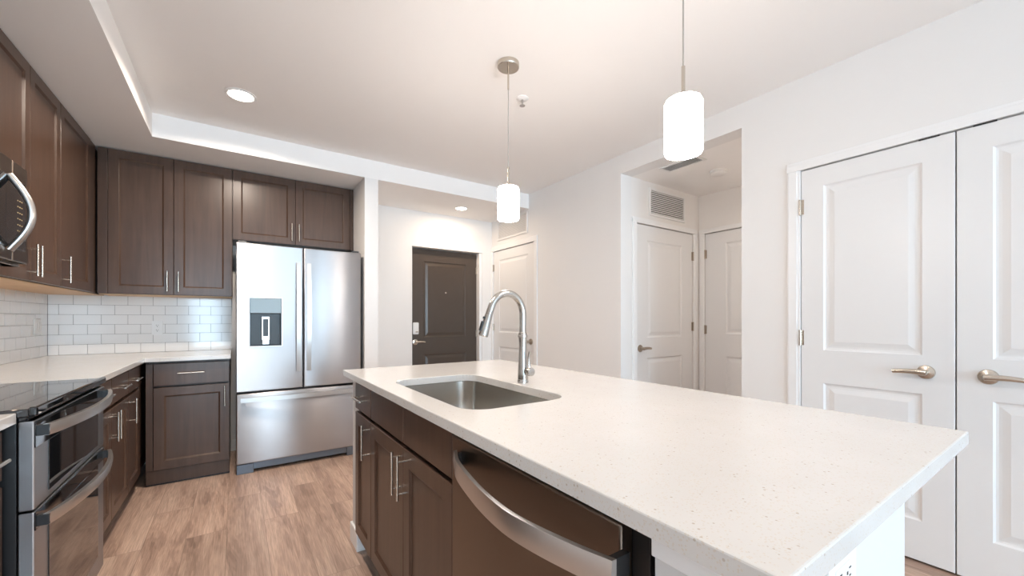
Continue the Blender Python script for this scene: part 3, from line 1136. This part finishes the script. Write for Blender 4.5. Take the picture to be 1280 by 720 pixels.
# local x runs towards -y from the root
cabinet('narrow dark island cabinet at the far end, one drawer over one door', (IF, 2.128, 0), -90, 0.283, CT0 - 0.002, ID,
        [('drawer', 0, IRZ0, 0.283, IRZ1, (0.142, 0.806, False)), ('door', 0, IDZ0, 0.283, IDZ1, (0.248, 0.628, True))], group='island cabinets', name='island_cabinet')
cabinet('wide dark island sink cabinet with two false fronts over two doors', (IF, 1.843, 0), -90, 0.822, CT0 - 0.002, ID,
        [('false', 0, IRZ0, 0.422, IRZ1), ('false', 0.422, IRZ0, 0.822, IRZ1),
         ('door', 0, IDZ0, 0.422, IDZ1, (0.422 - 0.030, 0.628, True)), ('door', 0.422, IDZ0, 0.822, IDZ1, (0.422 + 0.030, 0.628, True))],
        hollow=True, group='island cabinets', name='island_cabinet')

# dishwasher
DWY1, DWY0 = 1.017, 0.420
dw = thing('dishwasher', 'stainless dishwasher with bowed bar handle built into the island', 'dishwasher', (IF - 0.004, DWY1, 0), -90)
DW = DWY1 - DWY0
MB().box(0.003, 0.030, 0.10, DW + 0.030, 0.500, 0.872, 0.002).build('body', 'black_plastic', dw)
d = MB().box(0.002, 0.0, 0.115, DW - 0.002, 0.029, 0.866, 0.004).build('door', 'steel_dark', dw)
MB().box(0.004, 0.09, 0.0, DW + 0.028, 0.48, 0.10).build('toe_kick', 'black_plastic', dw)
BOW = [(0.0, 0.004), (0.047, 0.016), (0.117, 0.045), (0.237, 0.071), (0.317, 0.083), (0.400, 0.088), (0.470, 0.081), (0.560, 0.062), (0.620, 0.044)]


def interp(x, tab):
    for i in range(len(tab) - 1):
        if x <= tab[i + 1][0]:
            i0, i1, i2, i3 = max(i - 1, 0), i, i + 1, min(i + 2, len(tab) - 1)
            h_ = tab[i2][0] - tab[i1][0]
            t_ = (x - tab[i1][0]) / h_
            m1 = (tab[i2][1] - tab[i0][1]) / (tab[i2][0] - tab[i0][0]) * h_
            m2 = (tab[i3][1] - tab[i1][1]) / (tab[i3][0] - tab[i1][0]) * h_
            return ((2 * t_ ** 3 - 3 * t_ ** 2 + 1) * tab[i1][1] + (t_ ** 3 - 2 * t_ ** 2 + t_) * m1
                    + (-2 * t_ ** 3 + 3 * t_ ** 2) * tab[i2][1] + (t_ ** 3 - t_ ** 2) * m2)
    return tab[-1][1]


sect = []
for q in range(29):
    t = q / 28
    x = 0.046 + 0.572 * t
    out = interp(x, BOW)
    sect.append([(x, -out, 0.793), (x, -out - 0.002, 0.815), (x, -out, 0.837), (x, -out + 0.009, 0.837), (x, -out + 0.009, 0.793)])
h = MB()
h.sweep(None, sect)
h.build('handle', 'steel_handle', d, 30)
for x, o_ in ((0.050, 0.010), (0.600, 0.040)):
    MB().box(x, -o_, 0.799, x + 0.012, 0.0, 0.832).build('handle_mount', 'black_plastic', d)

# sink, hung under the worktop
sk = thing('sink', 'undermount stainless steel sink in the island worktop', 'sink', (0, 0, 0))
b = bmesh.new()
rings = []
for ins, z, r in ((-0.022, CT0 - 0.002, 0.09), (-0.004, CT0 - 0.002, 0.087), (-0.004, CT0 - 0.006, 0.087), (0.0, 0.80, 0.085), (0.006, 0.712, 0.08), (0.016, 0.696, 0.074), (0.035, 0.689, 0.06), (0.10, 0.686, 0.04)):
    rings.append([b.verts.new((x, y, z)) for x, y in rrect(SX0 + ins, SY0 + ins, SX1 - ins, SY1 - ins, r)])
n = len(rings[0])
for i in range(len(rings) - 1):
    for k in range(n):
        b.faces.new((rings[i][k], rings[i][(k + 1) % n], rings[i + 1][(k + 1) % n], rings[i + 1][k]))
b.faces.new(rings[-1])
bmesh.ops.recalc_face_normals(b, faces=b.faces)
MB().merge(b).build('basin', 'steel_sink', sk, 40)
MB().lathe([(0.045, 0.0), (0.045, 0.003), (0.036, 0.004), (0.030, 0.001), (0, 0.001)], (0.78, 1.41, 0.6865), 'z', 28).build('drain', 'chrome', sk, 40)

# faucet
FXc, FYc = 1.012, 1.402
fc = thing('faucet', 'brushed nickel pull-down kitchen faucet standing behind the sink', 'faucet', (FXc, FYc, CT1), 0)
MB().lathe([(0.0235, 0), (0.0235, 0.010), (0.0222, 0.012), (0.0222, 0.016), (0.0225, 0.018), (0.0215, 0.045), (0.0205, 0.065), (0.0185, 0.095),
            (0.0168, 0.130), (0.0165, 0.165), (0.0180, 0.185), (0.0188, 0.192)], (0, 0, 0), 'z', 32).build('body', 'chrome', fc, 40)
MB().lathe([(0.0195, 0), (0.0215, 0.002), (0.0215, 0.009), (0.0195, 0.011), (0.0195, 0.014), (0.0178, 0.020), (0.0160, 0.022)], (0, 0, 0.192), 'z', 32).build('collar', 'chrome', fc, 40)
pts = [(0, 0, 0.212), (0, 0, 0.25), (0, 0, 0.29)]
RA = 0.081
for k in range(1, 25):
    a = R(160 * k / 24)
    pts.append((-RA + RA * math.cos(a), 0, 0.29 + 0.088 * math.sin(a)))
ex, ez = pts[-1][0], pts[-1][2]
dx, dz = -0.012, -0.030
pts += [(ex + dx, 0, ez + dz)]
MB().tube(pts, 0.0148, 18).build('spout', 'chrome', fc, 40)
p0 = Vector((ex + dx, 0, ez + dz))
dv = Vector((-0.32, 0, -1)).normalized()
hp = [p0 + dv * s for s in (0, 0.006, 0.030, 0.055, 0.080, 0.090, 0.092)]
sh = MB().tube(hp, 0.016, 20, [0.0150, 0.0158, 0.0168, 0.0185, 0.0200, 0.0200, 0.0180]).build('spray_head', 'chrome', fc, 40)
out = Vector((-1, 0, 0.32)).normalized()
m = MB()
for s, rr, ln in ((0.020, 0.006, 0.004), (0.048, 0.0075, 0.012), (0.066, 0.0075, 0.008)):
    c = p0 + dv * s + out * (0.0165 + s * 0.02)
    m.tube([c - dv * ln, c + dv * ln], rr, 10)
m.build('spray_button', 'black_plastic', sh, 40)
hd = MB()
hd.lathe([(0.013, -0.015), (0.013, -0.034), (0.0170, -0.036), (0.0180, -0.052), (0.0170, -0.057), (0, -0.058)], (0.004, 0, 0.050), 'y', 24)
lv = hd.build('valve_hub', 'chrome', fc, 40)
m = MB()
m.tube([(0.004, -0.044, 0.060), (0.002, -0.042, 0.085), (0.001, -0.042, 0.110), (0.002, -0.048, 0.135)], 0.004, 10, [0.0045, 0.004, 0.0042, 0.0046], 1.6)
m.build('lever', 'chrome', fc, 40)

outlet('white horizontal outlet on the end of the island under the worktop', (0.770, 0.2318, 0.792), 0, True)

# ------------------------------------------------------------------ pendants


def pendant(label, x, y):
    r = thing('pendant_lamp', label, 'pendant lamp', (x, y, 1.735), 0, 'island pendant lamps')
    H = ZC - 1.735
    MB().lathe([(0.060, H), (0.0605, H - 0.002), (0.0605, H - 0.022), (0.058, H - 0.026), (0, H - 0.026)], (0, 0, 0), 'z', 36).build('canopy', 'nickel', r, 40)
    MB().tube([(0, 0, H - 0.026), (0, 0, H - 0.145)], 0.005, 12).build('stem', 'nickel', r, 40)
    MB().tube([(0, 0, H - 0.145), (0, 0, 0.285)], 0.0026, 8).build('cord', 'cord_grey', r, 40)
    MB().lathe([(0.006, 0.290), (0.006, 0.198), (0.020, 0.196), (0.024, 0.190), (0.024, 0.176), (0, 0.176)], (0, 0, 0), 'z', 20).build('socket', 'nickel', r, 40)
    MB().lathe([(0.010, 0.180), (0.046, 0.180), (0.055, 0.176), (0.0595, 0.166), (0.0595, 0.006), (0.0575, 0.0), (0.054, 0.004), (0.054, 0.160), (0.010, 0.170)], (0, 0, 0), 'z', 40).build('lamp_shade', 'shade_glass', r, 40)
    return r


pendant('pendant lamp with white glass cylinder shade hanging by the entry, its nickel canopy in view', 1.243, 1.860)
pendant('pendant lamp with white glass cylinder shade hanging before the hallway, its cord cut off above', 1.228, 0.790)

# ------------------------------------------------------------------ recessed lights


def can_light(label, x, y, z, r, power=CAN_POWER, spread=125, color=CAN_COLOR):
    o = thing('ceiling_light', label, 'ceiling light', (x, y, z), 0, 'recessed ceiling lights')
    MB().lathe([(r, 0), (r, -0.004), (r * 0.86, -0.007), (r * 0.80, -0.004), (r * 0.80, 0)], (0, 0, 0), 'z', 36).build('trim_ring', 'plastic_white', o, 40)
    MB().lathe([(r * 0.79, -0.001), (r * 0.79, -0.0035), (0, -0.0045)], (0, 0, 0), 'z', 36).build('lens', 'lamp_lens', o, 40)
    d = bpy.data.lights.new('lamp', 'AREA')
    d.shape = 'DISK'
    d.size = r * 1.5
    d.energy = power
    d.color = color
    d.spread = R(spread)
    l = bpy.data.objects.new('lamp', d)
    l.location = (0, 0, -0.012)
    l.parent = o
    col.objects.link(l)
    return o


can_light('bright round recessed light in the kitchen ceiling', 0.023, 3.077, ZC, 0.085, CAN_POWER * 1.3, 164)
can_light('small round recessed light in the entry ceiling before the dark door', 2.10, 4.10, ZS, 0.075, CAN_POWER * 0.38, 178, (1.0, 0.78, 0.58))
can_light('small added fill light in the hallway ceiling, unseen behind the wall corner', 3.42, 1.30, 2.4395, 0.075, 4, 160)  # no known fixture: added out of sight to brighten the hallway
for i, (x, y) in enumerate(((0.023, 1.3), (0.023, -1.4), (1.2, -1.9))):  # extra ceiling lights added out of view to light the aisle and room
    can_light(['added unseen round fill light over the near kitchen aisle', 'added unseen round fill light over the living room side, by the range wall',
               'added unseen round fill light over the living room side, by the closet'][i], x, y, ZC, 0.085, CAN_POWER * 0.35)

# ------------------------------------------------------------------ ceiling and wall fittings
sp = thing('sprinkler', 'small white ceiling sprinkler head beside the pendant cord', 'sprinkler', (1.515, 2.105, ZC), 0)
MB().lathe([(0.040, 0), (0.040, -0.003), (0.030, -0.008), (0.014, -0.010), (0, -0.010)], (0, 0, 0), 'z', 28).build('escutcheon', 'plastic_white', sp, 40)
MB().lathe([(0.007, -0.010), (0.008, -0.022), (0.005, -0.030), (0.004, -0.045), (0.018, -0.046), (0.018, -0.048), (0, -0.048)], (0, 0, 0), 'z', 20).build('nozzle', 'chrome', sp, 40)


def wall_grille(name, label, loc, rz, w, h, slats, slatmat='plastic_white', gap=0.5, back='vent_backing'):
    r = thing(name, label, 'vent', loc, rz)
    f = 0.022
    m = MB()
    m.box(0, -0.012, 0, w, 0, f, 0.002)
    m.box(0, -0.012, h - f, w, 0, h, 0.002)
    m.box(0, -0.012, f, f, 0, h - f, 0.002)
    m.box(w - f, -0.012, f, w, 0, h - f, 0.002)
    m.build('frame', 'plastic_white', r)
    MB().box(f, -0.002, f, w - f, -0.0005, h - f).build('backing', back, r)
    m = MB()
    p = (h - 2 * f) / slats
    for k in range(slats):
        m.tilted(Matrix.Translation((w / 2, -0.006, f + p * (k + 0.5))) @ Matrix.Rotation(R(35), 4, 'X'), w - 2 * f, 0.001, p * gap * 1.6)
    m.build('slat', slatmat, r)
    return r


wall_grille('return_grille', 'white louvred return air grille above the hallway side door', (3.115, HY1 - 0.0005, 2.135), 0, 0.555, 0.255, 12, gap=0.30)
wall_grille('return_grille', 'white louvred grille above the white door by the entry', (XR - 0.0005, 4.335, 2.170), -90, 0.635, 0.245, 14, gap=0.45, back='vent_light')
# ceiling register in the hallway: face down
cv = thing('ceiling_vent', 'white slatted supply vent in the hallway ceiling', 'vent', (2.975, 1.925, 2.4395), 0)
m = MB()
a, b = 0.075, 0.165
m.box(-a, -b, -0.008, a, -b + 0.02, 0, 0.002)
m.box(-a, b - 0.02, -0.008, a, b, 0, 0.002)
m.box(-a, -b + 0.02, -0.008, -a + 0.02, b - 0.02, 0, 0.002)
m.box(a - 0.02, -b + 0.02, -0.008, a, b - 0.02, 0, 0.002)
m.build('frame', 'plastic_white', cv)
MB().box(-a + 0.02, -b + 0.02, -0.002, a - 0.02, b - 0.02, -0.0005).build('backing', 'vent_backing', cv)
m = MB()
for k in range(7):
    m.tilted(Matrix.Translation((-a + 0.03 + k * 0.015, 0, -0.005)) @ Matrix.Rotation(R(-50), 4, 'Y'), 0.007, 2 * b - 0.04, 0.001)
m.build('slat', 'plastic_white', cv)
sd = thing('smoke_detector', 'round white smoke detector on the hallway ceiling', 'smoke detector', (3.375, 1.845, 2.4398), 0)
MB().lathe([(0.070, 0), (0.070, -0.012), (0.064, -0.014)], (0, 0, 0), 'z', 36).build('base', 'plastic_white', sd, 40)
MB().lathe([(0.064, -0.014), (0.062, -0.026), (0.050, -0.034), (0, -0.036)], (0, 0, 0), 'z', 36).build('cover', 'plastic_white', sd, 40)
